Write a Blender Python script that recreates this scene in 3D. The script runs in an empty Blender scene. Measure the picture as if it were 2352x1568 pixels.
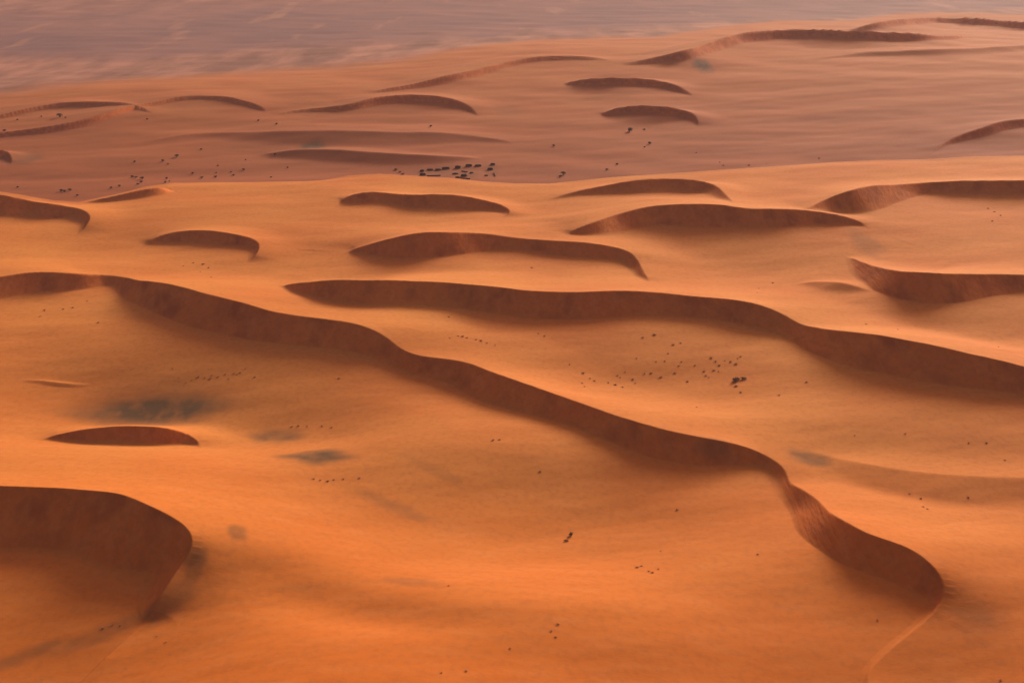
import bpy, math, random
import numpy as np
from mathutils import Vector

# ------------------------------------------------------------------ camera, world, sun
scene = bpy.context.scene
CAM_H = 400.0
FPX = 50.0 / 36.0 * 2352.0            # focal length in pixels of a 2352 px wide picture
PITCH = math.atan(1034.0 / FPX)
SUN_EL, SUN_AZ = math.radians(17), math.radians(24)     # azimuth measured from +Y towards +X

cam_d = bpy.data.cameras.new("camera")
cam_d.lens = 50.0
cam_d.sensor_width = 36.0
cam_d.clip_start = 1.0
cam_d.clip_end = 60000.0
cam = bpy.data.objects.new("camera", cam_d)
scene.collection.objects.link(cam)
cam.location = (0, 0, CAM_H)
cam.rotation_euler = (math.radians(90) - PITCH, 0, 0)
scene.camera = cam

world = bpy.data.worlds.new("World")
scene.world = world
world.use_nodes = True
nt = world.node_tree
nt.nodes.clear()
sky = nt.nodes.new("ShaderNodeTexSky")
sky.sky_type = 'NISHITA'
sky.sun_disc = False
sky.sun_elevation = SUN_EL
sky.sun_rotation = SUN_AZ
sky.dust_density = 6.0
sky.ozone_density = 0.4
bg = nt.nodes.new("ShaderNodeBackground")
bg.inputs[1].default_value = 0.11
out = nt.nodes.new("ShaderNodeOutputWorld")
tint = nt.nodes.new("ShaderNodeMix"); tint.data_type = 'RGBA'; tint.blend_type = 'MULTIPLY'   # dust in the air warms the sky
tint.inputs[0].default_value = 1.0
tint.inputs[7].default_value = (1.0, 0.60, 0.46, 1)
nt.links.new(sky.outputs[0], tint.inputs[6])
nt.links.new(tint.outputs[2], bg.inputs[0])
nt.links.new(bg.outputs[0], out.inputs[0])

sun_d = bpy.data.lights.new("sun", 'SUN')
sun_d.energy = 5.0
sun_d.angle = math.radians(12.0)      # sun behind dusty air
sun_d.color = (1.0, 0.86, 0.70)
sun = bpy.data.objects.new("sun", sun_d)
scene.collection.objects.link(sun)
sdir = Vector((math.sin(SUN_AZ) * math.cos(SUN_EL), math.cos(SUN_AZ) * math.cos(SUN_EL), math.sin(SUN_EL)))
sun.rotation_euler = sdir.to_track_quat('Z', 'Y').to_euler()
sun.location = (300, 600, 800)

scene.view_settings.view_transform = 'Standard'
scene.view_settings.look = 'None'
scene.view_settings.gamma = 1.0
scene.view_settings.exposure = 0.17

# ------------------------------------------------------------------ survey helpers
cp, sp = math.cos(PITCH), math.sin(PITCH)

def ray(u, v):
    """direction (x, y, z) through picture point (u, v)"""
    a = (np.asarray(u, float) - 1176.0) / FPX
    b = (np.asarray(v, float) - 784.0) / FPX
    return a, cp - b * sp, -sp - b * cp

def ground(u, v, z=0.0):
    x, y, dz = ray(u, v)
    t = (CAM_H - z) / (-dz)
    return x * t, y * t

# ---- numpy gradient noise
def perlin(x, y, seed=0):
    rs = np.random.RandomState(seed)
    ang = rs.rand(256, 256).astype(np.float32) * 2 * np.pi
    gx, gy = np.cos(ang), np.sin(ang)
    xi, yi = np.floor(x).astype(int), np.floor(y).astype(int)
    xf, yf = (x - xi), (y - yi)
    w = lambda t: t * t * t * (t * (t * 6 - 15) + 10)
    def dot(ix, iy, fx, fy):
        a, b = ix & 255, iy & 255
        return gx[a, b] * fx + gy[a, b] * fy
    n00 = dot(xi, yi, xf, yf); n10 = dot(xi + 1, yi, xf - 1, yf)
    n01 = dot(xi, yi + 1, xf, yf - 1); n11 = dot(xi + 1, yi + 1, xf - 1, yf - 1)
    a, b = w(xf), w(yf)
    return (n00 * (1 - a) + n10 * a) * (1 - b) + (n01 * (1 - a) + n11 * a) * b

def sstep(a, b, x):
    t = np.clip((x - a) / (b - a), 0, 1)
    return t * t * (3 - 2 * t)

# ------------------------------------------------------------------ broad relief: plateau of dunes, lower valley, plain
VALLEY = -34.0
EDGE = [(-900, 425), (-400, 428), (-100, 430), (0, 440), (60, 450), (120, 460), (180, 462), (250, 449), (330, 431), (400, 421), (500, 420), (700, 419),
        (740, 415), (800, 405), (870, 402), (950, 405), (1050, 412), (1120, 420), (1180, 423), (1260, 422), (1350, 415),
        (1450, 405), (1550, 400), (1700, 392), (1800, 385), (1900, 378), (2000, 374), (2120, 372), (2250, 366), (2400, 360), (2700, 358), (3200, 355)]
ex, ey = ground([p[0] for p in EDGE], [p[1] for p in EDGE], 2.0)

MOUNDS = [  # u, v, radius across, radius along, height: broad swells and hollows
 (2000, 120, 1100, 1000, 50), (420, 215, 550, 450, 36), (1150, 140, 450, 500, 26), (-40, 1640, 105, 120, -11), (660, 1720, 120, 110, 17), (1950, 1600, 110, 120, -14), (250, 910, 130, 95, -19), (1250, 1190, 130, 90, -15),
 (2150, 1080, 200, 90, -14), (1400, 880, 200, 80, -15), (640, 965, 90, 75, -13), (1200, 1440, 150, 75, 9),
 (560, 1352, 40, 20, -3.5), (680, 1398, 42, 20, -3.5), (800, 1442, 42, 20, -3.5), (930, 1480, 50, 22, -2.5),
 (2330, 760, 150, 90, -9), (1000, 700, 120, 70, 5), (1700, 610, 150, 120, -8), (300, 560, 140, 120, -8), (2200, 480, 200, 110, -7), (1000, 500, 200, 90, -6),
]

def base(x, y):
    e = y - np.interp(x, ex, ey)
    fall = -math.tan(math.radians(17)) * np.maximum(e, 0) 
    k = 6.0
    b = VALLEY
    h = np.clip(0.5 + 0.5 * (fall - b) / k, 0, 1)
    low = b * (1 - h) + fall * h + k * h * (1 - h)
    hump = 9.0 * np.exp(-((e + 260) / 200.0) ** 2) * (e < 600)
    z = low + hump * sstep(60, -20, e) + 2.0 * sstep(30, -60, e)
    for (u, v, rx, ry, hh) in MOUNDS:
        mx, my = ground(u, v)
        z = z + hh * np.exp(-((x - mx) / rx) ** 2 - ((y - my) / ry) ** 2)
    return z

# ------------------------------------------------------------------ dunes
# each: name, lee angle, windward length, crest points (u, v, t): t > 0 is how far below the crest its foot shows, t <= 0 is a crest height in metres
DUNES = [
 dict(a=31, L=220, ap=0.08, p=[(-420,1110,140),(-200,1106,165),(0,1112,168),(100,1116,162),(200,1125,-26),(280,1138,-26),(340,1160,-26.5),(395,1188,-24),(432,1218,-21.5),(446,1245,-19),(436,1275,-16),(408,1312,-12),(376,1357,-8),(345,1402,-3),(332,1425,0)]),
 dict(a=31, L=70, p=[(75,1008,0),(130,997,14),(200,983,34),(280,978,43),(350,979,45),(400,986,38),(440,1000,-5),(468,1027,0)]),
 dict(a=6, L=200, p=[(1800,1022,0),(1900,1045,-4),(2000,1065,-8),(2120,1085,-9),(2250,1095,-8),(2400,1098,-7),(2600,1100,-5),(2800,1110,0)]),
 dict(a=31, L=260, p=[(-420,690,30),(-150,652,58),(0,634,58),(60,626,56),(110,624,52),(180,628,42),(250,632,22),(290,637,35),(330,645,75),(400,656,100),(500,678,125),(560,694,115),(620,714,98),(680,726,86),(750,735,82),(810,745,80),(860,762,80),(890,780,76),(920,805,60),(960,820,55),(1020,827,62),(1080,836,78),(1150,860,84),(1250,895,72),(1350,930,68),(1450,962,88),(1540,985,92),(1620,1001,80),(1700,1019,58),(1757,1042,36),(1793,1067,-5.5),(1808,1090,-4.5),(1813,1110,-5),(1840,1124,-8),(1875,1143,-11),(1905,1172,-14),(1940,1194,-15.5),(2000,1225,-16.5),(2060,1245,-15.5),(2110,1270,-14),(2148,1303,-12),(2172,1345,-8),(2165,1375,-4.5),(2140,1410,-2.6),(2090,1455,-2),(2040,1500,-1.8),(1999,1545,-1.8),(1996,1580,-2.5),(2020,1620,-3),(2060,1700,-8),(2120,1800,0)]),
 dict(a=11, L=120, p=[(1820,650,0),(1870,645,-4),(1930,648,-7),(1985,662,-4),(2020,680,0)]),
 dict(a=31, L=230, p=[(640,653,0),(700,645,30),(760,641,52),(850,641,64),(950,644,60),(1050,648,65),(1130,655,80),(1220,665,83),(1300,669,82),(1400,669,78),(1500,672,66),(1600,680,60),(1700,688,65),(1760,702,62),(1800,718,58),(1840,742,56),(1880,750,72),(1950,758,105),(2050,775,112),(2150,795,105),(2250,817,93),(2352,842,75),(2500,880,55),(2650,915,40),(2900,960,0)]),
 dict(a=31, L=200, p=[(1935,586,0),(1955,592,8),(1990,605,38),(2050,618,88),(2120,626,94),(2200,629,86),(2280,629,62),(2352,630,44),(2450,635,28),(2550,650,0)]),
 dict(a=31, L=240, p=[(795,578,0),(850,562,26),(900,549,49),(960,536,70),(1020,532,70),(1100,533,50),(1170,543,34),(1250,552,33),(1330,557,43),(1400,567,36),(1440,578,-9),(1465,598,-7),(1478,625,-5),(1497,652,0)]),
 dict(a=31, L=120, p=[(330,562,0),(380,538,20),(440,528,34),(500,530,36),(550,538,34),(584,549,-8),(596,562,-6),(590,582,-4),(572,602,0)]),
 dict(a=31, L=220, p=[(1298,540,0),(1360,515,30),(1430,490,45),(1510,472,58),(1600,466,70),(1660,468,66),(1720,478,55),(1800,480,50),(1870,487,34),(1930,497,24),(1970,510,12),(2002,528,0)]),
 dict(a=31, L=150, p=[(-420,455,40),(-200,442,60),(0,446,62),(60,458,52),(120,466,44),(170,474,-11),(200,488,-8),(207,502,-6),(196,521,-3),(178,540,0)]),
 dict(a=31, L=160, p=[(1845,486,0),(1900,457,30),(1950,437,58),(2000,427,66),(2060,424,46),(2120,418,35),(2200,413,32),(2300,414,34),(2400,416,35),(2500,420,30),(2700,430,0)]),
 dict(a=31, L=120, p=[(778,464,0),(810,448,22),(860,441,30),(900,445,26),(960,446,36),(1020,444,40),(1070,448,36),(1110,458,-11),(1150,470,-7),(1172,485,-4),(1160,502,0)]),
 dict(a=25, L=120, p=[(1250,458,0),(1320,440,12),(1400,425,24),(1470,412,36),(1540,408,38),(1600,413,32),(1640,425,-9),(1667,446,-6),(1692,470,0)]),
 dict(a=28, L=60, p=[(175,466,0),(260,449,12),(330,435,20),(375,431,18),(393,439,0)]),
 dict(a=31, L=14, p=[(58,868,0),(80,867,-1.3),(120,872,-1.6),(160,874,-1.2),(195,875,0)]),
 # valley
 dict(a=28, L=100, p=[(-200,335,25),(-80,335,35),(-20,338,38),(10,343,-9),(25,358,-5),(28,380,0)]),
 dict(a=20, L=140, p=[(590,354,0),(680,343,16),(780,345,20),(880,352,18),(1000,358,14),(1110,364,0)]),
 dict(a=17, L=200, p=[(320,328,0),(450,308,16),(600,302,22),(800,300,22),(1000,303,26),(1100,312,22),(1190,330,0)]),
 dict(a=28, L=150, p=[(2125,362,0),(2160,335,14),(2200,314,10),(2260,294,8),(2300,279,20),(2352,272,25),(2500,265,25),(2700,260,0)]),
 dict(a=29, L=190, cap=10, p=[(-300,345,8),(-100,320,9),(0,304,9),(80,293,9),(170,279,10),(240,262,12),(300,243,15),(350,235,20),(420,224,24),(500,223,19),(560,232,12),(600,245,5),(615,254,0)]),
 dict(a=31, L=160, p=[(1378,264,0),(1410,248,18),(1470,243,26),(1530,246,22),(1580,255,14),(1600,270,-5),(1606,291,0)]),
 dict(a=29, L=190, p=[(620,263,0),(700,250,12),(800,240,15),(860,225,21),(920,217,24),(980,218,22),(1040,228,17),(1075,242,-9),(1102,267,0)]),
 dict(a=27, L=180, cap=9, p=[(-300,300,8),(-150,283,10),(0,262,12),(80,245,14),(150,235,15),(220,232,13),(290,234,8),(318,242,0)]),
 dict(a=28, L=170, p=[(1290,193,0),(1340,182,14),(1400,177,19),(1470,177,16),(1530,187,11),(1570,204,-6),(1597,221,0)]),
 dict(a=20, L=100, p=[(590,220,0),(630,216,5),(670,213,5),(700,212,0)]),
 dict(a=24, L=180, cap=18, p=[(840,214,0),(950,190,10),(1040,170,18),(1120,152,28),(1180,140,36),(1240,133,38),(1300,130,32),(1360,133,20),(1405,142,0)]),
 dict(a=20, L=240, p=[(1860,138,0),(1980,120,12),(2080,115,16),(2200,112,12),(2352,105,10),(2500,100,0)]),
 dict(a=23, L=230, cap=26, p=[(1430,152,0),(1520,130,16),(1570,118,24),(1640,95,34),(1700,78,34),(1780,68,30),(1860,67,30),(1950,70,28),(2050,74,22),(2150,80,14),(2250,84,0)]),
 dict(a=24, L=240, p=[(1940,74,0),(2000,55,17),(2060,44,20),(2150,39,16),(2250,42,14),(2352,50,14),(2500,55,14),(2800,60,0)]),
]

def catmull(P, n=10):
    P = np.array(P, float)
    Q = np.vstack([2 * P[0] - P[1], P, 2 * P[-1] - P[-2]])
    o = []
    for i in range(1, len(Q) - 2):
        p0, p1, p2, p3 = Q[i - 1], Q[i], Q[i + 1], Q[i + 2]
        for k in range(n):
            t = k / n
            o.append(0.5 * ((2 * p1) + (-p0 + p2) * t + (2 * p0 - 5 * p1 + 4 * p2 - p3) * t * t + (-p0 + 3 * p1 - 3 * p2 + p3) * t ** 3))
    o.append(P[-1])
    return np.array(o)

def dune_height(du, x, y, b):
    """surface of one dune over points x, y with broad relief b; also a mask of where it matters"""
    cx, cy, cz, chh = du['x'], du['y'], du['z'], du['h']
    L, ta = du['L'], math.tan(math.radians(du['a']))
    res = np.full(x.shape, -1e3, np.float32)
    m = (x > cx.min() - L - 40) & (x < cx.max() + L + 40) & (y > cy.min() - 260) & (y < cy.max() + L * 1.05)
    idx = np.nonzero(m.ravel())[0]
    X, Y, B = x.ravel(), y.ravel(), b.ravel()
    R = res.ravel()
    nx, ny = du['nx'], du['ny']
    CH = 40000
    for s in range(0, len(idx), CH):
        ii = idx[s:s + CH]
        px, py, pb = X[ii], Y[ii], B[ii]
        dx = px[:, None] - cx[None, :]
        dy = py[:, None] - cy[None, :]
        d2 = dx * dx + dy * dy
        j = np.argmin(d2, 1)
        d2m = d2[np.arange(len(ii)), j]
        e2 = (36.0 + 0.10 * d2m)[:, None]
        w = ((d2m[:, None] + e2) / (d2 + e2)) ** 3
        ws = w.sum(1)
        zc = (w @ cz) / ws
        hc = (w @ chh) / ws
        # exact distance to the two neighbouring segments
        best = np.full(len(ii), 1e9); sg = np.ones(len(ii)); zx = zc.copy(); hx = hc.copy()
        for o in (-1, 0):
            a = np.clip(j + o, 0, len(cx) - 2)
            ax, ay = cx[a], cy[a]; bx_, by_ = cx[a + 1] - ax, cy[a + 1] - ay
            t = np.clip(((px - ax) * bx_ + (py - ay) * by_) / (bx_ ** 2 + by_ ** 2 + 1e-9), 0, 1)
            qx, qy = px - (ax + t * bx_), py - (ay + t * by_)
            dd = np.hypot(qx, qy)
            side = (nx[a] * (1 - t) + nx[a + 1] * t) * qx + (ny[a] * (1 - t) + ny[a + 1] * t) * qy
            up = dd < best
            zx = np.where(up, cz[a] * (1 - t) + cz[a + 1] * t, zx); hx = np.where(up, chh[a] * (1 - t) + chh[a + 1] * t, hx)
            best = np.where(up, dd, best); sg = np.where(up, np.sign(side), sg)
        d = best * sg                                     # > 0 on the lee side
        bl = sstep(0.5, 9.0, best)
        zc = zx * (1 - bl) + zc * bl
        hc = hx * (1 - bl) + hc * bl
        # windward side
        LL = L * (0.45 + 0.55 * np.clip(hc / du['hmax'], 0, 1))
        t = np.clip(-d / LL, 0, 1)
        f = (1 - t) ** 2 * (1 + t * du.get('k', 0.4))
        gl = zc - np.maximum(hc, 0)                       # ground the dune stands on, fading out behind it
        wind = pb + (gl - pb) * np.clip(1 + d / 110.0, 0, 1) ** 2 + np.maximum(hc, 0) * f - 3.0 * t - 2.0 * np.clip(1 - hc / 3.0, 0, 1)
        D_ = np.maximum(hc, 2.0) / ta                     # steep under the crest, easing towards the foot
        dd_ = np.clip(d, 0, D_)
        lee = zc - np.where(d > 0, ta * 1.24 * dd_ - ta * 0.24 * dd_ * dd_ / D_ + ta * 0.62 * (np.maximum(d, D_) - D_), ta * d)
        lee = lee - 0.45 * np.maximum(d - 1.4 * D_, 0)
        k = du.get('r', 0.5)
        h = np.clip(0.5 + 0.5 * (lee - wind) / k, 0, 1)
        zz = lee * (1 - h) + wind * h - k * h * (1 - h)
        # apron of blown sand in front of the foot
        hh = np.maximum(zc - pb, 0)
        ap = pb - 2.4 + du.get('ap', 0.32) * hh * np.exp(-(np.maximum(d, 0) / (3.6 * hh + 2)) ** 1.5)
        ap = np.where(d > 0, ap, -1e3)
        R[ii] = np.maximum(zz, ap)
    return R.reshape(x.shape)

def smax(a, b, k):
    h = np.clip(0.5 + 0.5 * (a - b) / k, 0, 1)
    return b * (1 - h) + a * h + k * h * (1 - h)

def relief(x, y, dunes):
    b = base(x, y)
    z = b.copy()
    for du in dunes:
        zz = dune_height(du, x, y, b)
        z = np.where(zz > -900, smax(z, np.maximum(zz, z - 20), 2.2), z)
    return z

done = []
for du in DUNES:
    P = np.array(du['p'], float)
    if P[:, 1].mean() < 370:                     # dunes of the valley: broad gentle faces
        P[:, 2] = np.where(P[:, 2] > 0, P[:, 2] * 1.6, P[:, 2] * 1.3); du['a'] = 31 if du['a'] > 21 else du['a'] - 5; du['ap'] = 0.5; du['cap'] = du.get('cap', 24.0) * 1.3
    ta = math.tan(math.radians(min(du['a'], 29.5)))
    n = len(P)
    tz = P[:, 2]
    h = np.where(tz > 0, 10.0, -tz)
    gz = base(*ground(P[:, 0], P[:, 1], 0.0))
    for it in range(14):
        zc = gz + h
        cx, cy = ground(P[:, 0], P[:, 1], zc)
        txx, tyy = np.gradient(cx), np.gradient(cy)
        ln = np.hypot(txx, tyy); nxx, nyy = tyy / ln, -txx / ln
        if it in (4, 8, 11):
            g0 = gz
            for _ in range(2):
                fx, fy = ground(P[:, 0], P[:, 1] + np.maximum(tz, 0), g0)
                fx = np.where(tz > 0, fx, cx); fy = np.where(tz > 0, fy, cy)
                g0 = relief(fx, fy, done)
            gz = g0
        fx, fy = ground(P[:, 0], P[:, 1] + np.maximum(tz, 0), gz)
        hn = ta * np.maximum((fx - cx) * nxx + (fy - cy) * nyy, 0)
        h = np.where(tz > 0, 0.5 * h + 0.5 * hn, h)
    if cy.mean() > 2500:                     # far crests: their height along the crest varies gently
        h = np.minimum(h, du.get('cap', 24.0))
        for _ in range(2):
            h[1:-1] = 0.3 * h[:-2] + 0.4 * h[1:-1] + 0.3 * h[2:]
    zc = gz + h
    # dense crest
    D = catmull(np.column_stack([P[:, 0], P[:, 1], zc, h]), 10)
    D[:, 3] = np.maximum(D[:, 3], 0)
    wx, wy = ground(D[:, 0], D[:, 1], D[:, 2])
    # resample evenly
    s = np.concatenate([[0], np.cumsum(np.hypot(np.diff(wx), np.diff(wy)))])
    step = 5.0 if wy.min() < 2000 else 9.0
    m = max(8, int(s[-1] / step))
    q = np.linspace(0, s[-1], m)
    wob = (1.0 if wy.mean() < 2300 else 0.0) * (perlin(q / 34.0 + len(done) * 7.3, q * 0 + 0.5, 77) * 2.4 + perlin(q / 13.0, q * 0 + 0.3 + len(done), 78) * 0.8)
    du['x'], du['y'] = np.interp(q, s, wx), np.interp(q, s, wy) + wob
    du['z'], du['h'] = np.interp(q, s, D[:, 2]), np.interp(q, s, D[:, 3])
    for _ in range(4):
        for kk in ('x', 'y', 'z', 'h'):
            a = du[kk]; a[1:-1] = 0.25 * a[:-2] + 0.5 * a[1:-1] + 0.25 * a[2:]
    tx, ty = np.gradient(du['x']), np.gradient(du['y'])
    ln = np.hypot(tx, ty)
    du['nx'], du['ny'] = ty / ln, -tx / ln
    du['hmax'] = du['h'].max()
    print("dune h", [round(float(a), 1) for a in h])
    done.append(du)

# ------------------------------------------------------------------ terrain sheet
def rowdist():
    v = np.linspace(1790, -70, 1500)
    _, y = ground(np.zeros_like(v), v, -5.0)
    y0 = y[0]
    near = np.linspace(200, y0, 40)[:-1]
    far = np.geomspace(y[-1], 18000, 60)[1:]
    return np.concatenate([near, y, far])
ys = rowdist()
inner = np.linspace(-0.385, 0.385, 1240)
cols = np.concatenate([np.linspace(-0.75, -0.385, 130)[:-1], inner, np.linspace(0.385, 0.75, 130)[1:]])
GX = ys[:, None] * cols[None, :]
GY = np.repeat(ys[:, None], len(cols), 1)
GZ = relief(GX, GY, done)
# wind-worked unevenness of the sand
e_ = GY - np.interp(GX, ex, ey)
plat = sstep(40, -40, e_)
wx_ = GX * 0.94 + GY * 0.34; wy_ = -GX * 0.34 + GY * 0.94
GZ += 3.4 * perlin(GX / 170, GY / 120, 1) + 0.9 * perlin(wx_ / 75, wy_ / 36, 2) + 0.16 * perlin(wx_ / 26, wy_ / 11, 3)
GZ += (1 - plat) * (2.2 * perlin(wx_ / 420, wy_ / 160, 5) + 0.7 * perlin(wx_ / 150, wy_ / 45, 6)) * sstep(9000, 6000, GY)

def zat(x, y):
    """height of the finished sheet at x, y"""
    i = np.clip(np.searchsorted(ys, y) - 1, 0, len(ys) - 2)
    c = np.clip(np.searchsorted(cols, x / y) - 1, 0, len(cols) - 2)
    fy = (y - ys[i]) / (ys[i + 1] - ys[i]); fx = (x / y - cols[c]) / (cols[c + 1] - cols[c])
    return float((GZ[i, c] * (1 - fx) + GZ[i, c + 1] * fx) * (1 - fy) + (GZ[i + 1, c] * (1 - fx) + GZ[i + 1, c + 1] * fx) * fy)

def spot(u, v):
    """the first ground point seen along the line of sight through picture point (u, v)"""
    dx, dy, dz = [float(a) for a in ray(u, v)]
    t, prev = 300.0 / dy, None
    while t * dy < 20000:
        z = CAM_H + dz * t
        if z < zat(dx * t, dy * t):
            lo, hi = prev, t
            for _ in range(12):
                mi = (lo + hi) / 2
                if CAM_H + dz * mi < zat(dx * mi, dy * mi): hi = mi
                else: lo = mi
            return dx * hi, dy * hi, zat(dx * hi, dy * hi)
        prev = t; t += 3.0 + t * 0.002
    return dx * t, dy * t, zat(dx * t, dy * t)

# sand colours that belong to the ground: olive crust patches, red valley sand, grey gravel plain
PATCH = [  # u, v, half width px, half height px, tilt, strength
 (370,940,215,48,0.0,1.0),(640,1003,80,22,0.05,.7),(725,1048,100,26,0.03,1.0),(545,1220,30,22,0.2,.6),(900,1160,130,16,0.28,.35),(1000,1080,90,14,.35,.25),
 (1860,1052,60,20,0.1,.75),(1640,1027,50,14,0,.5),(950,1335,90,20,0.1,.35),(270,1440,200,26,-0.3,.45),(60,1505,120,22,-.35,.5),(400,1370,70,40,-.5,.45),(450,1290,30,40,0,.6),
 (2250,1425,90,40,0,.35),(720,338,38,10,0,1.0),(1615,152,24,10,0,1.0),(1010,398,75,16,0,.35),(1070,400,40,16,0,.4),(1128,392,22,18,0,.35),(1990,560,40,30,0,.4),(1170,255,40,14,0,.2),(60,365,40,14,0,.5)]
OL = np.zeros_like(GX, dtype=np.float32)
for (u, v, ru, rv, tl, st) in PATCH:
    if st <= 0: continue
    px, py, pz = spot(u, v)
    x1, _, _ = px + ru / FPX * py * 1.03, 0, 0
    _, yb = ground(u, v - rv, pz); _, yc = ground(u, v + rv, pz)
    rx, ry = abs(x1 - px), abs(yb - yc) / 2
    sh = -tl * ru / max(rv, 1)
    dx = (GX - px) / rx; dy = (GY - py) / ry - dx * sh
    n = 0.35 * perlin(GX / (rx * .7), GY / (ry * .7), 21)
    OL = np.maximum(OL, st * sstep(1.25, 0.25, np.sqrt(dx * dx + dy * dy) + n))
RED = (1 - sstep(30, -30, e_)).astype(np.float32)
fade = sstep(0, 1500, e_)
RED *= (1 - 0.55 * fade)
# gravel plain beyond the last dunes
gu = [-900, 0, 100, 230, 315, 420, 600, 700, 880, 950, 1040, 1120, 1240, 1360, 1520, 1640, 1780, 1950, 2060, 2150, 2352, 3300]
gv = [272, 268, 250, 240, 238, 228, 213, 208, 200, 186, 166, 148, 129, 127, 124, 91, 64, 64, 40, 35, 40, 30]
gx_, gy_ = ground(gu, gv, VALLEY)
ta_ = np.array(gx_) / np.array(gy_)
PLW = np.interp(GX / GY, [-0.4, -0.1, 0.12], [420, 350, 180])
PL = sstep(0, 1, (GY - np.interp(GX / GY, ta_, gy_) + 0.25 * PLW * perlin(GX / 160, GY / 300, 31) - 20) / PLW)
gu2 = [-900, 0, 220, 380, 600, 880, 1100, 1400, 1700, 2352, 3300]
gv2 = [150, 120, 135, 138, 120, 112, 100, 80, 62, 22, 0]
g2x, g2y = ground(gu2, gv2, VALLEY)
t2 = np.array(g2x) / np.array(g2y)
DK = sstep(-150, 250, GY - np.interp(GX / GY, t2, g2y) + 500 * perlin(GX / 700, GY / 900, 32) + 150 * perlin(GX / 160, GY / 260, 33))
gv3 = [60, 40, 45, 40, 22, 12, 5, -10, -25, -60, -70]
g3x, g3y = ground(gu2, gv3, VALLEY)
DK = DK * (1 - 0.75 * sstep(-500, 900, GY - np.interp(GX / GY, t2, g3y) + 700 * perlin(GX / 900, GY / 1500, 34)))

DEEPA = sstep(1050, 640, GY + 160 * perlin(GX / 160, GY / 160, 41))
R, C = GX.shape
def sheet(name, mask, label=None):
    """faces of the grid where mask is true, as one object"""
    mi, mj = np.nonzero(mask)
    a = mi * C + mj
    quads = np.stack([a, a + 1, a + C + 1, a + C], 1)
    used, inv = np.unique(quads.ravel(), return_inverse=True)
    co = np.stack([GX.ravel()[used], GY.ravel()[used], GZ.ravel()[used]], 1).astype(np.float32)
    me = bpy.data.meshes.new(name)
    me.vertices.add(len(used)); me.vertices.foreach_set("co", co.ravel())
    nf = len(quads)
    me.loops.add(nf * 4); me.loops.foreach_set("vertex_index", inv.ravel().astype(np.int32))
    me.polygons.add(nf); me.polygons.foreach_set("loop_start", np.arange(0, nf * 4, 4, dtype=np.int32))
    try: me.polygons.foreach_set("loop_total", np.full(nf, 4, dtype=np.int32))
    except Exception: pass
    me.update(calc_edges=True)
    me.polygons.foreach_set("use_smooth", np.ones(nf, dtype=bool))
    for nm, arr in (("olive", OL), ("red", RED), ("plain", PL), ("dark", DK), ("deep", DEEPA)):
        at = me.attributes.new(nm, 'FLOAT', 'POINT')
        at.data.foreach_set("value", arr.ravel()[used].astype(np.float32))
    o = bpy.data.objects.new(name, me); scene.collection.objects.link(o)
    o["kind"] = "structure"
    me.materials.append(SAND)
    return o

# ---- sand material
def new_mat(name):
    m = bpy.data.materials.new(name); m.use_nodes = True
    return m, m.node_tree.nodes, m.node_tree.links, m.node_tree.nodes["Principled BSDF"]

SAND, N, LK, P_ = new_mat("wind blown sand")
P_.inputs["Roughness"].default_value = 0.95
P_.inputs["Specular IOR Level"].default_value = 0.05
tc = N.new("ShaderNodeTexCoord")
def noise(scale, sc3=(1, 1, 1), detail=3, rot=0.0):
    mp = N.new("ShaderNodeMapping"); mp.inputs["Scale"].default_value = sc3; mp.inputs["Rotation"].default_value = (0, 0, rot)
    LK.new(tc.outputs["Object"], mp.inputs[0])
    n = N.new("ShaderNodeTexNoise"); n.inputs["Scale"].default_value = scale; n.inputs["Detail"].default_value = detail
    LK.new(mp.outputs[0], n.inputs["Vector"]); return n.outputs["Fac"]
def ramp(src, a, b, ca=0.0, cb=1.0):
    r = N.new("ShaderNodeMapRange"); r.inputs[1].default_value = a; r.inputs[2].default_value = b
    r.inputs[3].default_value = ca; r.inputs[4].default_value = cb; LK.new(src, r.inputs[0]); return r.outputs[0]
def mix(fac, a, b):
    m = N.new("ShaderNodeMix"); m.data_type = 'RGBA'
    for i, val in ((6, a), (7, b)):
        if isinstance(val, tuple): m.inputs[i].default_value = (*val, 1)
        else: LK.new(val, m.inputs[i])
    if isinstance(fac, float): m.inputs[0].default_value = fac
    else: LK.new(fac, m.inputs[0])
    return m.outputs[2]
def mul(a, b):
    m = N.new("ShaderNodeMath"); m.operation = 'MULTIPLY'
    for i, val in ((0, a), (1, b)):
        if isinstance(val, float): m.inputs[i].default_value = val
        else: LK.new(val, m.inputs[i])
    return m.outputs[0]
def attr(nm):
    a = N.new("ShaderNodeAttribute"); a.attribute_name = nm; return a.outputs["Fac"]

ORANGE, DEEP, OLIVE = (0.61, 0.238, 0.050), (0.62, 0.172, 0.020), (0.085, 0.062, 0.034)
c = mix(ramp(noise(0.006, detail=2), .35, .65), ORANGE, (0.57, 0.190, 0.036))
c = mix(mul(attr('deep'), 0.85), c, DEEP)
c = mix(mul(ramp(noise(0.03, (1, 3.5, 1), 4, 0.35), .45, .75), 0.35), c, (0.64, 0.250, 0.075))
c = mix(mul(attr("red"), 0.9), c, mix(ramp(noise(0.004, (1, 3, 1), 4), .35, .65), (0.215, 0.064, 0.030), (0.31, 0.097, 0.046)))
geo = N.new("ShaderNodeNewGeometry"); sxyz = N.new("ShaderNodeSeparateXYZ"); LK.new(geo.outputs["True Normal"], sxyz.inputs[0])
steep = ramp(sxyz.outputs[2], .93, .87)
c = mix(mul(steep, .4), c, (0.68, 0.140, 0.016))  # steep faces painted redder, standing in for warm light bounced into their shade
c = mix(mul(mul(steep, ramp(noise(0.035, (1, .5, 1), 4, .3), .48, .68)), .75), c, (0.36, 0.095, 0.022))      # coarse dark red sand that slumps down the slip faces
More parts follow.
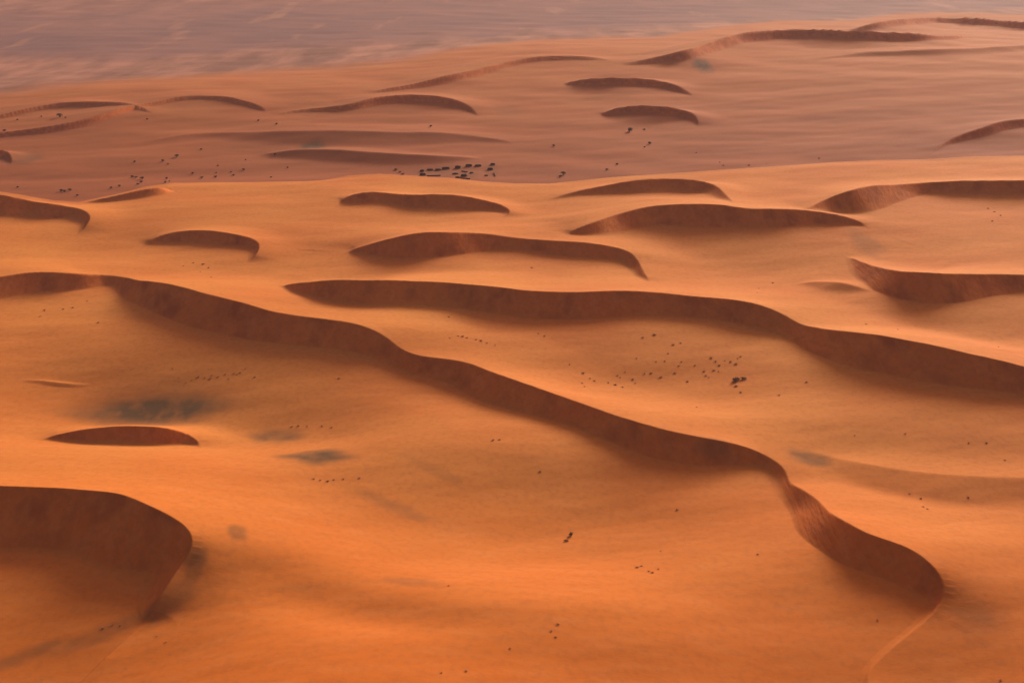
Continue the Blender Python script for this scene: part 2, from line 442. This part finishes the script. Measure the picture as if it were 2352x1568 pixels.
c = mix(mul(mul(steep, ramp(noise(0.11, (1, .16, 1), 5, .25), .45, .65)), .35), c, (0.72, 0.27, 0.07))
c = mix(ramp(noise(0.22, (1, .8, 1), 6, .3), .45, .70, 0, .30), c, (0.40, 0.125, 0.030))
c = mix(mul(attr("olive"), ramp(noise(0.09, (1, .5, 1), 5), .30, .60, .62, .92)), c, OLIVE)
plc = mix(ramp(noise(0.010, (1, .22, 1), 6, 0.2), .38, .62), (0.42, 0.215, 0.160), (0.22, 0.112, 0.088))
plc = mix(ramp(noise(0.02, (1, .35, 1), 5), .55, .75, 0, .5), plc, (0.23, 0.12, 0.09))
dkc = mix(ramp(noise(0.003, (1, .7, 1), 6, 0.15), .35, .65), (0.19, 0.112, 0.118), (0.26, 0.142, 0.135))
dkc = mix(ramp(noise(0.008, (1, .15, 1), 6, 0.25), .60, .70, 0, .6), dkc, (0.42, 0.235, 0.17))
plc = mix(attr("dark"), plc, dkc)
c = mix(attr("plain"), c, plc)
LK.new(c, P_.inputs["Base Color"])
bp = N.new("ShaderNodeBump"); bp.inputs["Strength"].default_value = 0.35; bp.inputs["Distance"].default_value = 1.0
hsum = N.new("ShaderNodeMath"); hsum.operation = 'ADD'
LK.new(mul(noise(0.05, (1, 2, 1), 4, 0.35), 0.5), hsum.inputs[0]); LK.new(mul(noise(0.35, (1, 1.6, 1), 4, 0.35), 0.22), hsum.inputs[1])
streak = mul(mul(noise(0.22, (1, .12, 1), 4, 0.25), steep), 2.2)
h2 = N.new("ShaderNodeMath"); h2.operation = 'ADD'
LK.new(hsum.outputs[0], h2.inputs[0]); LK.new(streak, h2.inputs[1])
LK.new(h2.outputs[0], bp.inputs["Height"]); LK.new(bp.outputs[0], P_.inputs["Normal"])

ec = e_[:-1, :-1]; pc = PL[:-1, :-1]
m_pl = (pc > 0.5) & (GY[:-1, :-1] > 2600)
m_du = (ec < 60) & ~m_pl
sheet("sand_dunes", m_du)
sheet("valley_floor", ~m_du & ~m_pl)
sheet("gravel_plain", m_pl)

# ---- dusty air
def haze():
    x0, x1, y0, y1, z0, z1 = -15000, 15000, -400, 18500, float(GZ.min()) - 1.5, CAM_H + 6
    me = bpy.data.meshes.new("haze")
    co = [(x, y, z) for z in (z0, z1) for (x, y) in ((x0, y0), (x1, y0), (x1, y1), (x0, y1))]
    me.from_pydata(co, [], [(3, 2, 1, 0), (4, 5, 6, 7), (0, 1, 5, 4), (1, 2, 6, 5), (2, 3, 7, 6), (3, 0, 4, 7)])
    m = bpy.data.materials.new("dusty air"); m.use_nodes = True
    n = m.node_tree.nodes; n.clear()
    v = n.new("ShaderNodeVolumePrincipled"); v.inputs["Color"].default_value = (0.80, 0.64, 0.74, 1); v.inputs["Density"].default_value = 3.4e-5
    o = n.new("ShaderNodeOutputMaterial"); m.node_tree.links.new(v.outputs[0], o.inputs["Volume"])
    me.materials.append(m)
    ob = bpy.data.objects.new("haze", me); scene.collection.objects.link(ob); ob["kind"] = "stuff"
haze()

# ------------------------------------------------------------------ plants and camp
def plain_mat(name, col, var=0.35, sc=3.0, rough=0.9):
    m, n, l, p = new_mat(name)
    t = n.new("ShaderNodeTexCoord"); x = n.new("ShaderNodeTexNoise"); x.inputs["Scale"].default_value = sc; x.inputs["Detail"].default_value = 3
    l.new(t.outputs["Object"], x.inputs["Vector"])
    k = n.new("ShaderNodeMix"); k.data_type = 'RGBA'
    k.inputs[6].default_value = (*[c_ * (1 - var) for c_ in col], 1); k.inputs[7].default_value = (*[min(1, c_ * (1 + var)) for c_ in col], 1)
    l.new(x.outputs["Fac"], k.inputs[0]); l.new(k.outputs[2], p.inputs["Base Color"])
    p.inputs["Roughness"].default_value = rough; p.inputs["Specular IOR Level"].default_value = 0.15
    return m
M_LEAF = plain_mat("dark scrub leaves", (0.035, 0.036, 0.016))
M_GREEN = plain_mat("dull green scrub leaves", (0.060, 0.070, 0.028))
M_GREY = plain_mat("grey scrub twigs", (0.30, 0.19, 0.13))
M_DRY = plain_mat("dry brown grass", (0.38, 0.145, 0.055))
M_STEM = plain_mat("woody stem", (0.07, 0.045, 0.03))
M_PALE = plain_mat("pale dry twigs", (0.42, 0.30, 0.22))
M_TENT = plain_mat("black woven goat hair", (0.022, 0.014, 0.012))
M_WOOD = plain_mat("tent pole wood", (0.16, 0.09, 0.05))
M_FENCE = plain_mat("dark reed matting", (0.075, 0.034, 0.020))
M_TANK = plain_mat("white painted tank", (0.62, 0.60, 0.58), 0.08)
M_RUG = plain_mat("pale canvas side cloth", (0.24, 0.17, 0.14))

def mesh_obj(name, vs, fs, mat, parent=None, smooth=False):
    me = bpy.data.meshes.new(name); me.from_pydata(vs, [], fs); me.update()
    if smooth: me.polygons.foreach_set("use_smooth", [True] * len(me.polygons))
    me.materials.append(mat)
    o = bpy.data.objects.new(name, me); scene.collection.objects.link(o); o.parent = parent
    return o

def foliage_geo(rs, n, rad, high, leaf):
    """many small leaf faces spread through an uneven dome, about 1 m wide"""
    vs, fs = [], []
    lobes = [(rs.uniform(-.5, .5) * rad, rs.uniform(-.4, .4) * rad, rs.uniform(.25, .6) * high, rs.uniform(.45, .75)) for _ in range(5)]
    for _ in range(n):
        lx, ly, lz, lr = rs.choice(lobes)
        a, b = rs.uniform(0, 2 * math.pi), math.acos(rs.uniform(-.35, 1))
        q = lr * (0.55 + 0.45 * rs.random())
        c0 = Vector((lx + q * rad * math.sin(b) * math.cos(a), ly + q * rad * math.sin(b) * math.sin(a), max(0.02, lz + q * .6 * high * math.cos(b))))
        d1 = Vector((rs.gauss(0, 1), rs.gauss(0, 1), rs.gauss(0, .7))).normalized() * leaf
        d2 = d1.cross(Vector((rs.gauss(0, 1), rs.gauss(0, 1), rs.gauss(0, 1)))).normalized() * leaf * .6
        i = len(vs); vs += [c0 - d1, c0 + d2, c0 + d1, c0 - d2]; fs.append((i, i + 1, i + 2, i + 3))
    return vs, fs

def stem_geo(rs, n, high, spread, w=0.03):
    vs, fs = [], []
    for _ in range(n):
        a = rs.uniform(0, 2 * math.pi); r = rs.uniform(.2, 1) * spread; h = high * rs.uniform(.6, 1)
        p0, p1 = Vector((0.05 * math.cos(a), .05 * math.sin(a), -.05)), Vector((r * math.cos(a), r * math.sin(a), h))
        i = len(vs)
        for p, ww in ((p0, w), (p1, w * .35)):
            for k in range(4):
                vs.append(p + Vector((ww * math.cos(k * math.pi / 2), ww * math.sin(k * math.pi / 2), 0)))
        for k in range(4): fs.append((i + k, i + (k + 1) % 4, i + 4 + (k + 1) % 4, i + 4 + k))
        fs.append((i + 4, i + 5, i + 6, i + 7))
    return vs, fs

def tuft_geo(rs, n):
    vs, fs = [], []
    for _ in range(n):
        a = rs.uniform(0, 2 * math.pi); r0 = rs.uniform(0, .25); r1 = r0 + rs.uniform(.15, .38); h = rs.uniform(.18, .5)
        w = .035; ca, sa = math.cos(a), math.sin(a)
        i = len(vs)
        vs += [(r0 * ca - w * sa, r0 * sa + w * ca, -.04), (r0 * ca + w * sa, r0 * sa - w * ca, -.04), (r1 * ca + w * .3 * sa, r1 * sa - w * .3 * ca, h), (r1 * ca - w * .3 * sa, r1 * sa + w * .3 * ca, h)]
        fs.append((i, i + 1, i + 2, i + 3))
    return vs, fs

rs = random.Random(5)
SHRUB = []     # prototypes: list of (foliage mesh, stem mesh)
def proto_shrub(mat, seed, high=0.62):
    q = random.Random(seed)
    f = foliage_geo(q, 420, .5, high, .055); s_ = stem_geo(q, 9, high * .8, .35)
    mf = bpy.data.meshes.new("foliage"); mf.from_pydata(*[f[0], [], f[1]]); mf.materials.append(mat)
    ms = bpy.data.meshes.new("stem"); ms.from_pydata(s_[0], [], s_[1]); ms.materials.append(M_STEM)
    return mf, ms
PROTO = {"dark": [proto_shrub(M_LEAF, k) for k in (1, 2, 3)], "green": [proto_shrub(M_GREEN, 11)], "grey": [proto_shrub(M_GREY, 12, .4)]}
TUFT = []
for k in (21, 22, 23):
    v_, f_ = tuft_geo(random.Random(k), 62); m_ = bpy.data.meshes.new("grass_tuft"); m_.from_pydata(v_, [], f_); m_.materials.append(M_DRY); TUFT.append(m_)

def tagit(o, label, cat, group=None):
    o["label"] = label; o["category"] = cat
    if group: o["group"] = group

def valley_spot(u, v):
    for k in range(30):
        x, y, z = spot(u, v - k * 0.6)
        if y > float(np.interp(x, ex, ey)) + 70: break
    return x, y, z

def put_shrub(u, v, wpx, kind, label, group, valley=False):
    x, y, z = (valley_spot if valley else spot)(u, v)
    size = wpx / FPX * math.hypot(y, CAM_H) * 1.05
    root = bpy.data.objects.new("desert_shrub", None); scene.collection.objects.link(root)
    root.empty_display_size = 0.5
    root.location = (x, y, z); root.rotation_euler = (0, 0, rs.uniform(0, 6.28)); root.scale = (size, size * .9, size * rs.uniform(.75, 1.0))
    mf, ms = rs.choice(PROTO[kind])
    a = bpy.data.objects.new("foliage", mf); b = bpy.data.objects.new("stem", ms)
    for c_ in (a, b): scene.collection.objects.link(c_); c_.parent = root
    tagit(root, label, "shrub", group)
    return root

def put_tuft(u, v, wpx, label, group, valley=False):
    x, y, z = (valley_spot if valley else spot)(u, v)
    size = wpx / FPX * math.hypot(y, CAM_H) * 0.88
    o = bpy.data.objects.new("grass_tuft", rs.choice(TUFT)); scene.collection.objects.link(o)
    o.location = (x, y, z); o.rotation_euler = (0, 0, rs.uniform(0, 6.28)); o.scale = (size * 1.25, size * 1.0, size * .42)
    tagit(o, label, "grass tuft", group)
    return o

ORD = ["leftmost", "second", "third", "fourth", "fifth", "sixth", "seventh", "eighth", "ninth", "tenth", "eleventh", "twelfth", "thirteenth", "fourteenth",
       "fifteenth", "sixteenth", "seventeenth", "eighteenth", "nineteenth", "twentieth", "twenty-first", "twenty-second", "twenty-third", "twenty-fourth",
       "twenty-fifth", "twenty-sixth", "twenty-seventh", "twenty-eighth", "twenty-ninth", "thirtieth", "thirty-first", "thirty-second", "thirty-third", "thirty-fourth", "thirty-fifth",
       "thirty-sixth", "thirty-seventh", "thirty-eighth", "thirty-ninth", "fortieth"]
def scatter(pts, what, where, kind, group, valley=False):
    """pts: (u, v, width px); kind: tuft or a shrub kind; labels count from the left"""
    pts = sorted(pts)
    for i, (u, v, w) in enumerate(pts):
        n = ORD[i]
        if len(pts) == 1: lab = "%s %s" % (what, where)
        elif i == 0: lab = "%s, leftmost %s" % (what, where)
        elif i == len(pts) - 1: lab = "%s, rightmost %s" % (what, where)
        else: lab = "%s, %s from the left %s" % (what, n, where)
        if kind == "tuft": put_tuft(u, v, w, lab, group, valley)
        else: put_shrub(u, v, w, kind, lab, group, valley)

# valley floor, left of the camp
scatter([(309,373,7),(374,371,9),(386,378,6),(406,361,11)], "dark scrub bush", "in the upper row left of the camp", "dark", "upper bushes left of the camp", True)
scatter([(443,400,8),(463,410,9),(495,408,9),(497,398,5),(531,396,6),(536,404,8),(560,391,9),(623,408,6)], "small dark bush", "between the clumps and the tent camp", "dark", "bushes just left of the tent camp", True)
scatter([(255,433,8),(275,429,9),(303,408,10),(312,409,9),(326,412,11),(324,420,10),(316,424,8),(383,411,9),(380,420,8),(389,417,5)], "dark scrub bush", "in the clump behind the pale dune rim", "dark", "clumped bushes behind the pale dune rim", True)
scatter([(40,431,7),(140,440,11),(149,441,9),(161,438,11),(177,450,8)], "dark scrub bush", "at the foot of the valley's far left", "dark", "bushes at the valley's far left", True)
scatter([(10,302,10),(40,276,6),(95,269,6),(138,269,15),(150,272,7)], "faint dark bush", "on the flat under the far left dune", "dark", "bushes under the far left dune", True)
scatter([(338,275,6),(594,278,7),(635,286,7),(989,292,9)], "lone small bush", "on the pale sand before the far barchans", "dark", "lone bushes before the far barchans", True)
scatter([(462,344,7),(500,382,6),(564,368,5),(631,356,8),(660,386,6)], "small brown bush", "below the long low swell in the valley", "dark", "bushes below the long low swell", True)
scatter([(909,390,12),(918,396,9),(926,401,12)], "grey-green bush", "beside the camp's left end", "grey", "grey bushes beside the camp", True)
# valley floor, right of the camp
put_shrub(1271, 336, 9, "dark", "lone olive bush on open sand right of and above the camp", None, True)
put_shrub(1295, 401, 13, "dark", "large dark bush alone just behind the pale dune rim right of camp", None, True)
put_shrub(1286, 407, 9, "dark", "low reddish-brown bush touching the large dark bush's left side", None, True)
put_shrub(1446, 302, 18, "green", "wide green bush under the far right barchan dune", None, True)
put_shrub(1480, 298, 8, "grey", "small faded bush right of the wide green bush", None, True)
put_shrub(1492, 331, 10, "dark", "very dark round bush below the wide green bush", None, True)
put_shrub(1480, 339, 6, "dark", "tiny bush just below left of the very dark round bush", None, True)
scatter([(1393,391,9),(1417,379,8)], "low brown bush", "of two near the rim right of camp", "dark", "two low bushes near the rim", True)
scatter([(1599,351,6),(1653,373,7),(1661,380,7),(1720,380,9),(1881,364,8),(1760,376,5)], "faint brown tuft", "along the valley edge at far right", "tuft", "tufts along the right valley edge", True)
# plateau hollows
scatter([(421,611,6),(444,604,8),(466,607,10),(479,615,8),(460,624,5),(485,637,6)], "dark brown tuft", "in the small crescent dune's hollow", "tuft", "tufts in the small crescent dune's hollow")
scatter([(92,727,7),(102,713,10),(145,710,8),(167,707,9),(200,692,6),(225,741,9)], "brown tuft", "under the far end of the central ridge", "tuft", "tufts under the left end of the ridge")
scatter([(396,846,6),(410,868,5),(427,879,7),(440,873,6),(455,866,10),(470,868,6),(482,870,9),(486,862,6),(500,866,7),(517,860,8),(525,870,7),(537,858,8),(544,860,7),(551,856,8),(563,847,7),(585,866,8),(778,869,8)], "small brown tuft", "in the row on the slope at left", "tuft", "row of tufts on the left slope")
scatter([(1033,776,6),(1052,772,7),(1062,773,11),(1072,776,8),(1093,780,8),(1104,783,12),(1118,788,7),(1137,793,6)], "dark tuft", "in the string between the two long ridges", "tuft", "string of tufts between the two ridges")
scatter([(1031,728,7),(1221,615,8),(1236,766,6),(1250,772,8)], "lone brown tuft", "near the middle ridge's foot", "tuft", "lone tufts near the middle ridge")
scatter([(1476,775,9),(1503,769,12),(1546,792,11),(1563,788,7),(1534,812,7),(1462,823,6),(1308,837,6),(1507,830,6),(1527,829,6)], "brown tuft", "of those higher in the wide right hollow", "tuft", "upper tufts of the wide right hollow")
scatter([(1337,880,7),(1339,857,10),(1342,888,6),(1355,869,7),(1365,875,8),(1397,879,8),(1413,884,11),(1418,863,8),(1424,867,6),(1436,854,6),(1430,889,8),(1453,871,9),(1459,880,6),(1480,858,8),(1495,857,9),(1518,866,11),(1550,857,9),(1559,840,8),(1565,831,7),(1579,876,9),(1596,839,7)], "brown tuft", "of those in the hollow's sandy middle", "tuft", "middle tufts of the wide right hollow")
scatter([(1617,853,9),(1621,863,8),(1628,867,6),(1633,822,11),(1639,851,9),(1643,830,9),(1650,853,6),(1652,839,9),(1665,828,5),(1678,831,9),(1690,836,11),(1694,823,6),(1701,819,8)], "brown tuft", "of those close under the ridge's bend", "tuft", "right tufts of the wide right hollow")
put_shrub(1688, 874, 22, "grey", "large grey-brown bush, biggest in the wide right hollow", None)
put_shrub(1706, 870, 16, "grey", "flat grey bush on the biggest bush's right side", None)
scatter([(1690,887,12),(1701,901,8)], "low tuft", "of two below the biggest grey bush", "tuft", "two tufts below the grey bush")
scatter([(1739,672,5),(1743,663,6),(1775,650,8)], "tiny tuft", "of three on the bright slope right of centre", "tuft", "three tufts on the bright slope")
scatter([(1989,745,8),(2062,757,6),(2293,797,6)], "small dark tuft", "of three just beyond the right ridge crest", "tuft", "tufts beyond the right ridge crest")
scatter([(2269,479,7),(2284,487,7),(2298,495,7),(2279,508,8)], "brown tuft", "inside the upper right crescent dune", "tuft", "tufts in the upper right crescent")
scatter([(1600,935,7),(1789,908,9),(1852,878,10),(1963,1000,6),(2079,996,8),(2225,1017,8),(2266,1017,8),(2308,1057,8)], "faint tuft", "of those spread below the right ridge", "tuft", "tufts spread below the right ridge")
scatter([(2089,1134,7),(2115,1145,9),(2120,1164,9),(2130,1169,8),(2224,1142,9)], "faint tuft", "on the windward slope at lower right", "tuft", "tufts on the lower right windward slope")
scatter([(1132,1011,11),(1147,1010,9)], "brown tuft", "of two under the central ridge's foot", "tuft", "two tufts under the central ridge")
scatter([(1240,1083,9),(1555,1171,10),(1740,1273,9),(2015,1424,9)], "lone faint tuft", "on the broad near slope", "tuft", "lone tufts on the broad near slope")
scatter([(670,980,8),(685,978,9),(705,979,7),(739,979,8),(761,982,8)], "thin brown tuft", "in the row right of the dark patch", "tuft", "row of tufts right of the dark patch")
scatter([(720,1100,8),(735,1103,8),(752,1105,10),(766,1102,7),(788,1100,8),(825,1098,9)], "thin orange-brown tuft", "in the row left of centre", "tuft", "row of tufts left of centre")
scatter([(1463,1303,12),(1473,1300,9),(1490,1312,8),(1498,1315,11),(1512,1307,8),(1517,1265,6)], "brown tuft", "in the short line right of the near centre", "tuft", "short line of tufts near centre")
scatter([(1266,1449,9),(1276,1463,8),(1281,1434,11),(1171,1489,8),(1070,1541,9),(1013,1545,8),(1030,1345,8)], "faint orange tuft", "on the bottom slope", "tuft", "faint tufts on the bottom slope")
scatter([(235,1444,10),(257,1436,9),(275,1437,8),(359,1461,6),(380,1475,6)], "faint tuft", "below the bottom left crescent dune", "tuft", "tufts below the bottom left dune")
put_tuft(2298, 1562, 9, "small tuft alone in the bottom right corner", None)
nb = put_shrub(1312, 1229, 12, "dark", "black bush with pale dry twigs on top, near the centre bottom", None)
v_, f_ = stem_geo(random.Random(8), 40, .95, .42, .03)
tw = mesh_obj("dry_twigs", v_, f_, M_PALE, nb)
put_shrub(1299, 1242, 12, "grey", "low brown bush just left of and below the black bush", None)

# ---- camp of low black tents on the valley floor
def add_box(vs, fs, c, s):
    i = len(vs); x, y, z = c; a, b, h = s[0] / 2, s[1] / 2, s[2] / 2
    vs += [(x + sx * a, y + sy * b, z + sz * h) for sz in (-1, 1) for (sx, sy) in ((-1, -1), (1, -1), (1, 1), (-1, 1))]
    fs += [tuple(i + k for k in f) for f in ((3, 2, 1, 0), (4, 5, 6, 7), (0, 1, 5, 4), (1, 2, 6, 5), (2, 3, 7, 6), (3, 0, 4, 7))]

def make_tent(L, W, H, open_front=True):
    root = bpy.data.objects.new("black_tent", None); scene.collection.objects.link(root)
    # roof: a sagging cloth between the poles, ridge along x, with thickness
    nx_, ny_ = 13, 9
    vs, fs = [], []
    for lay in (0, -0.06):
        for i in range(nx_):
            for j in range(ny_):
                fx, fy = i / (nx_ - 1) * 2 - 1, j / (ny_ - 1) * 2 - 1
                z = H * (1 - 0.45 * abs(fy) ** 1.2) * (1 - .22 * abs(fx) ** 3) - .10 * abs(math.sin(fx * math.pi * 1.5)) * (1 - abs(fy)) + lay
                vs.append((fx * L / 2, fy * W / 2, z))
    n0 = nx_ * ny_
    for i in range(nx_ - 1):
        for j in range(ny_ - 1):
            a = i * ny_ + j
            fs.append((a, a + ny_, a + ny_ + 1, a + 1)); fs.append((n0 + a, n0 + a + 1, n0 + a + ny_ + 1, n0 + a + ny_))
    edge = [i * ny_ for i in range(nx_)] + [(nx_ - 1) * ny_ + j for j in range(1, ny_)] + [i * ny_ + ny_ - 1 for i in range(nx_ - 2, -1, -1)] + [j for j in range(ny_ - 2, 0, -1)]
    for a, b in zip(edge, edge[1:] + edge[:1]): fs.append((a, b, b + n0, a + n0)[::-1])
    mesh_obj("roof", vs, fs, M_TENT, root, True)
    vs, fs = [], []
    add_box(vs, fs, (0, W / 2 - .05, H * .27), (L * .97, .06, H * .56))
    mesh_obj("back_wall", vs, fs, M_TENT, root)
    for s_ in (-1, 1):
        vs, fs = [], []
        add_box(vs, fs, (s_ * (L / 2 - .06), 0, H * .26), (.06, W * .9, H * .52))
        mesh_obj("side_wall", vs, fs, M_TENT if s_ < 0 else M_RUG, root)
    for k in range(4):
        vs, fs = [], []
        px_ = (k / 3 * 2 - 1) * L * .46
        for q in range(8):
            for zz in (0, H * .56):
                vs.append((px_ + .05 * math.cos(q * math.pi / 4), -W * .46 + .05 * math.sin(q * math.pi / 4), zz))
        for q in range(8):
            a, b = 2 * q, 2 * ((q + 1) % 8); fs.append((a, b, b + 1, a + 1))
        mesh_obj("pole", vs, fs, M_WOOD, root)
    return root

def copy_tree(o, parent=None):
    c_ = o.copy(); scene.collection.objects.link(c_); c_.parent = parent
    for ch in list(o.children): copy_tree(ch, c_)
    return c_

tproto = make_tent(9.0, 5.0, 3.3)
first = True
TENTS = [  # u, v, width px, turn, height scale, label
 (971,403,14,8,1.25,"tall black tent at the camp's left front corner"),
 (970,394,10,-15,1.0,"black tent directly behind the tall left corner tent"),
 (988,391,14,4,.8,"low brown-black tent next right of the left corner pair"),
 (1006,391,13,0,.85,"low black tent between two neighbours in the back left row"),
 (1024,388,17,12,1.05,"long black tent ending the back left row on its right"),
 (1052,386,13,-10,1.25,"tall black tent standing alone behind the gap in mid camp"),
 (1046,400,14,0,.7,"low reddish-black tent in the middle of the camp"),
 (1051,409,10,5,.85,"small black tent nearest the pale dune rim"),
 (1066,405,14,-25,1.1,"black tent beside the white water tank"),
 (1077,382,15,-4,1.15,"wide black tent in the back row, second from its right end"),
 (1098,382,15,6,.95,"black tent at the right end of the back row"),
 (1083,398,8,55,.8,"narrow tent turned edge-on, right of the white tank"),
 (1132,379,11,-6,1.0,"black tent farthest back in the camp's separate right part"),
 (1126,390,12,10,1.1,"black tent in the middle of the separate right part"),
 (1117,404,8,0,.6,"small brown tent at the front of the separate right part"),
]
for (u, v, w, rot, hs, lab) in TENTS:
    t_ = tproto if first else copy_tree(tproto)
    first = False
    x, y, z = valley_spot(u, v)
    size = w / FPX * math.hypot(y, 434)
    t_.location = (x, y, z - .05); t_.rotation_euler = (0, 0, math.radians(rot)); t_.scale = (size / 9.0, 1.0 if w > 9 else .8, hs)
    tagit(t_, lab, "tent", "black tents of the desert camp")
def fence(u0, v0, u1, v1, label):
    a, b = Vector(valley_spot(u0, v0)), Vector(valley_spot(u1, v1))
    n = max(2, int((b - a).length / 2.5)); ln = (b - a).length
    root = bpy.data.objects.new("reed_fence", None); scene.collection.objects.link(root)
    root.location = a; root.rotation_euler = (0, 0, math.atan2(b.y - a.y, b.x - a.x))
    vs, fs = [], []
    for k in range(n):
        x0 = ln * (k + .5) / n; zz = zat(a.x + (b.x - a.x) * x0 / ln, a.y + (b.y - a.y) * x0 / ln) - a.z
        add_box(vs, fs, (x0, 0, zz + .8), (ln / n * .97, .08, 1.7))
    mesh_obj("panel", vs, fs, M_FENCE, root)
    for k in range(n + 1):
        x0 = ln * k / n; zz = zat(a.x + (b.x - a.x) * x0 / ln, a.y + (b.y - a.y) * x0 / ln) - a.z
        vs, fs = [], []; add_box(vs, fs, (x0, -.1, zz + .9), (.1, .1, 2.2)); mesh_obj("post", vs, fs, M_WOOD, root)
    tagit(root, label, "fence")
fence(980, 405, 1012, 404, "long low dark fence running right from the tall corner tent")
fence(1056, 412, 1080, 412, "short dark fence along the pale dune rim in mid camp")
fence(1060, 394, 1074, 396, "short curved dark fence just behind the white tank")
fence(1134, 398, 1138, 406, "short reddish fence at the camp's far right end")
# white water tank: lying cylinder on two cradles
x, y, z = valley_spot(1069, 400)
tk = bpy.data.objects.new("water_tank", None); scene.collection.objects.link(tk); tk.location = (x, y, z)
vs, fs = [], []
NS = 20
for (xx, rr) in ((-1.7, .05), (-1.62, .7), (-1.4, .95), (1.4, .95), (1.62, .7), (1.7, .05)):
    for q in range(NS): vs.append((xx, rr * math.cos(q * 2 * math.pi / NS), 1.35 + rr * math.sin(q * 2 * math.pi / NS)))
for k in range(5):
    for q in range(NS): a = k * NS + q; b = k * NS + (q + 1) % NS; fs.append((a, b, b + NS, a + NS))
fs.append(tuple(range(NS))[::-1]); fs.append(tuple(range(5 * NS, 6 * NS)))
mesh_obj("tank_body", vs, fs, M_TANK, tk, True)
for xx in (-1, 1):
    vs, fs = [], []; add_box(vs, fs, (xx, 0, .3), (.25, 1.4, .7)); mesh_obj("cradle", vs, fs, M_WOOD, tk)
tagit(tk, "small white tank between the tents in mid camp", "water tank")
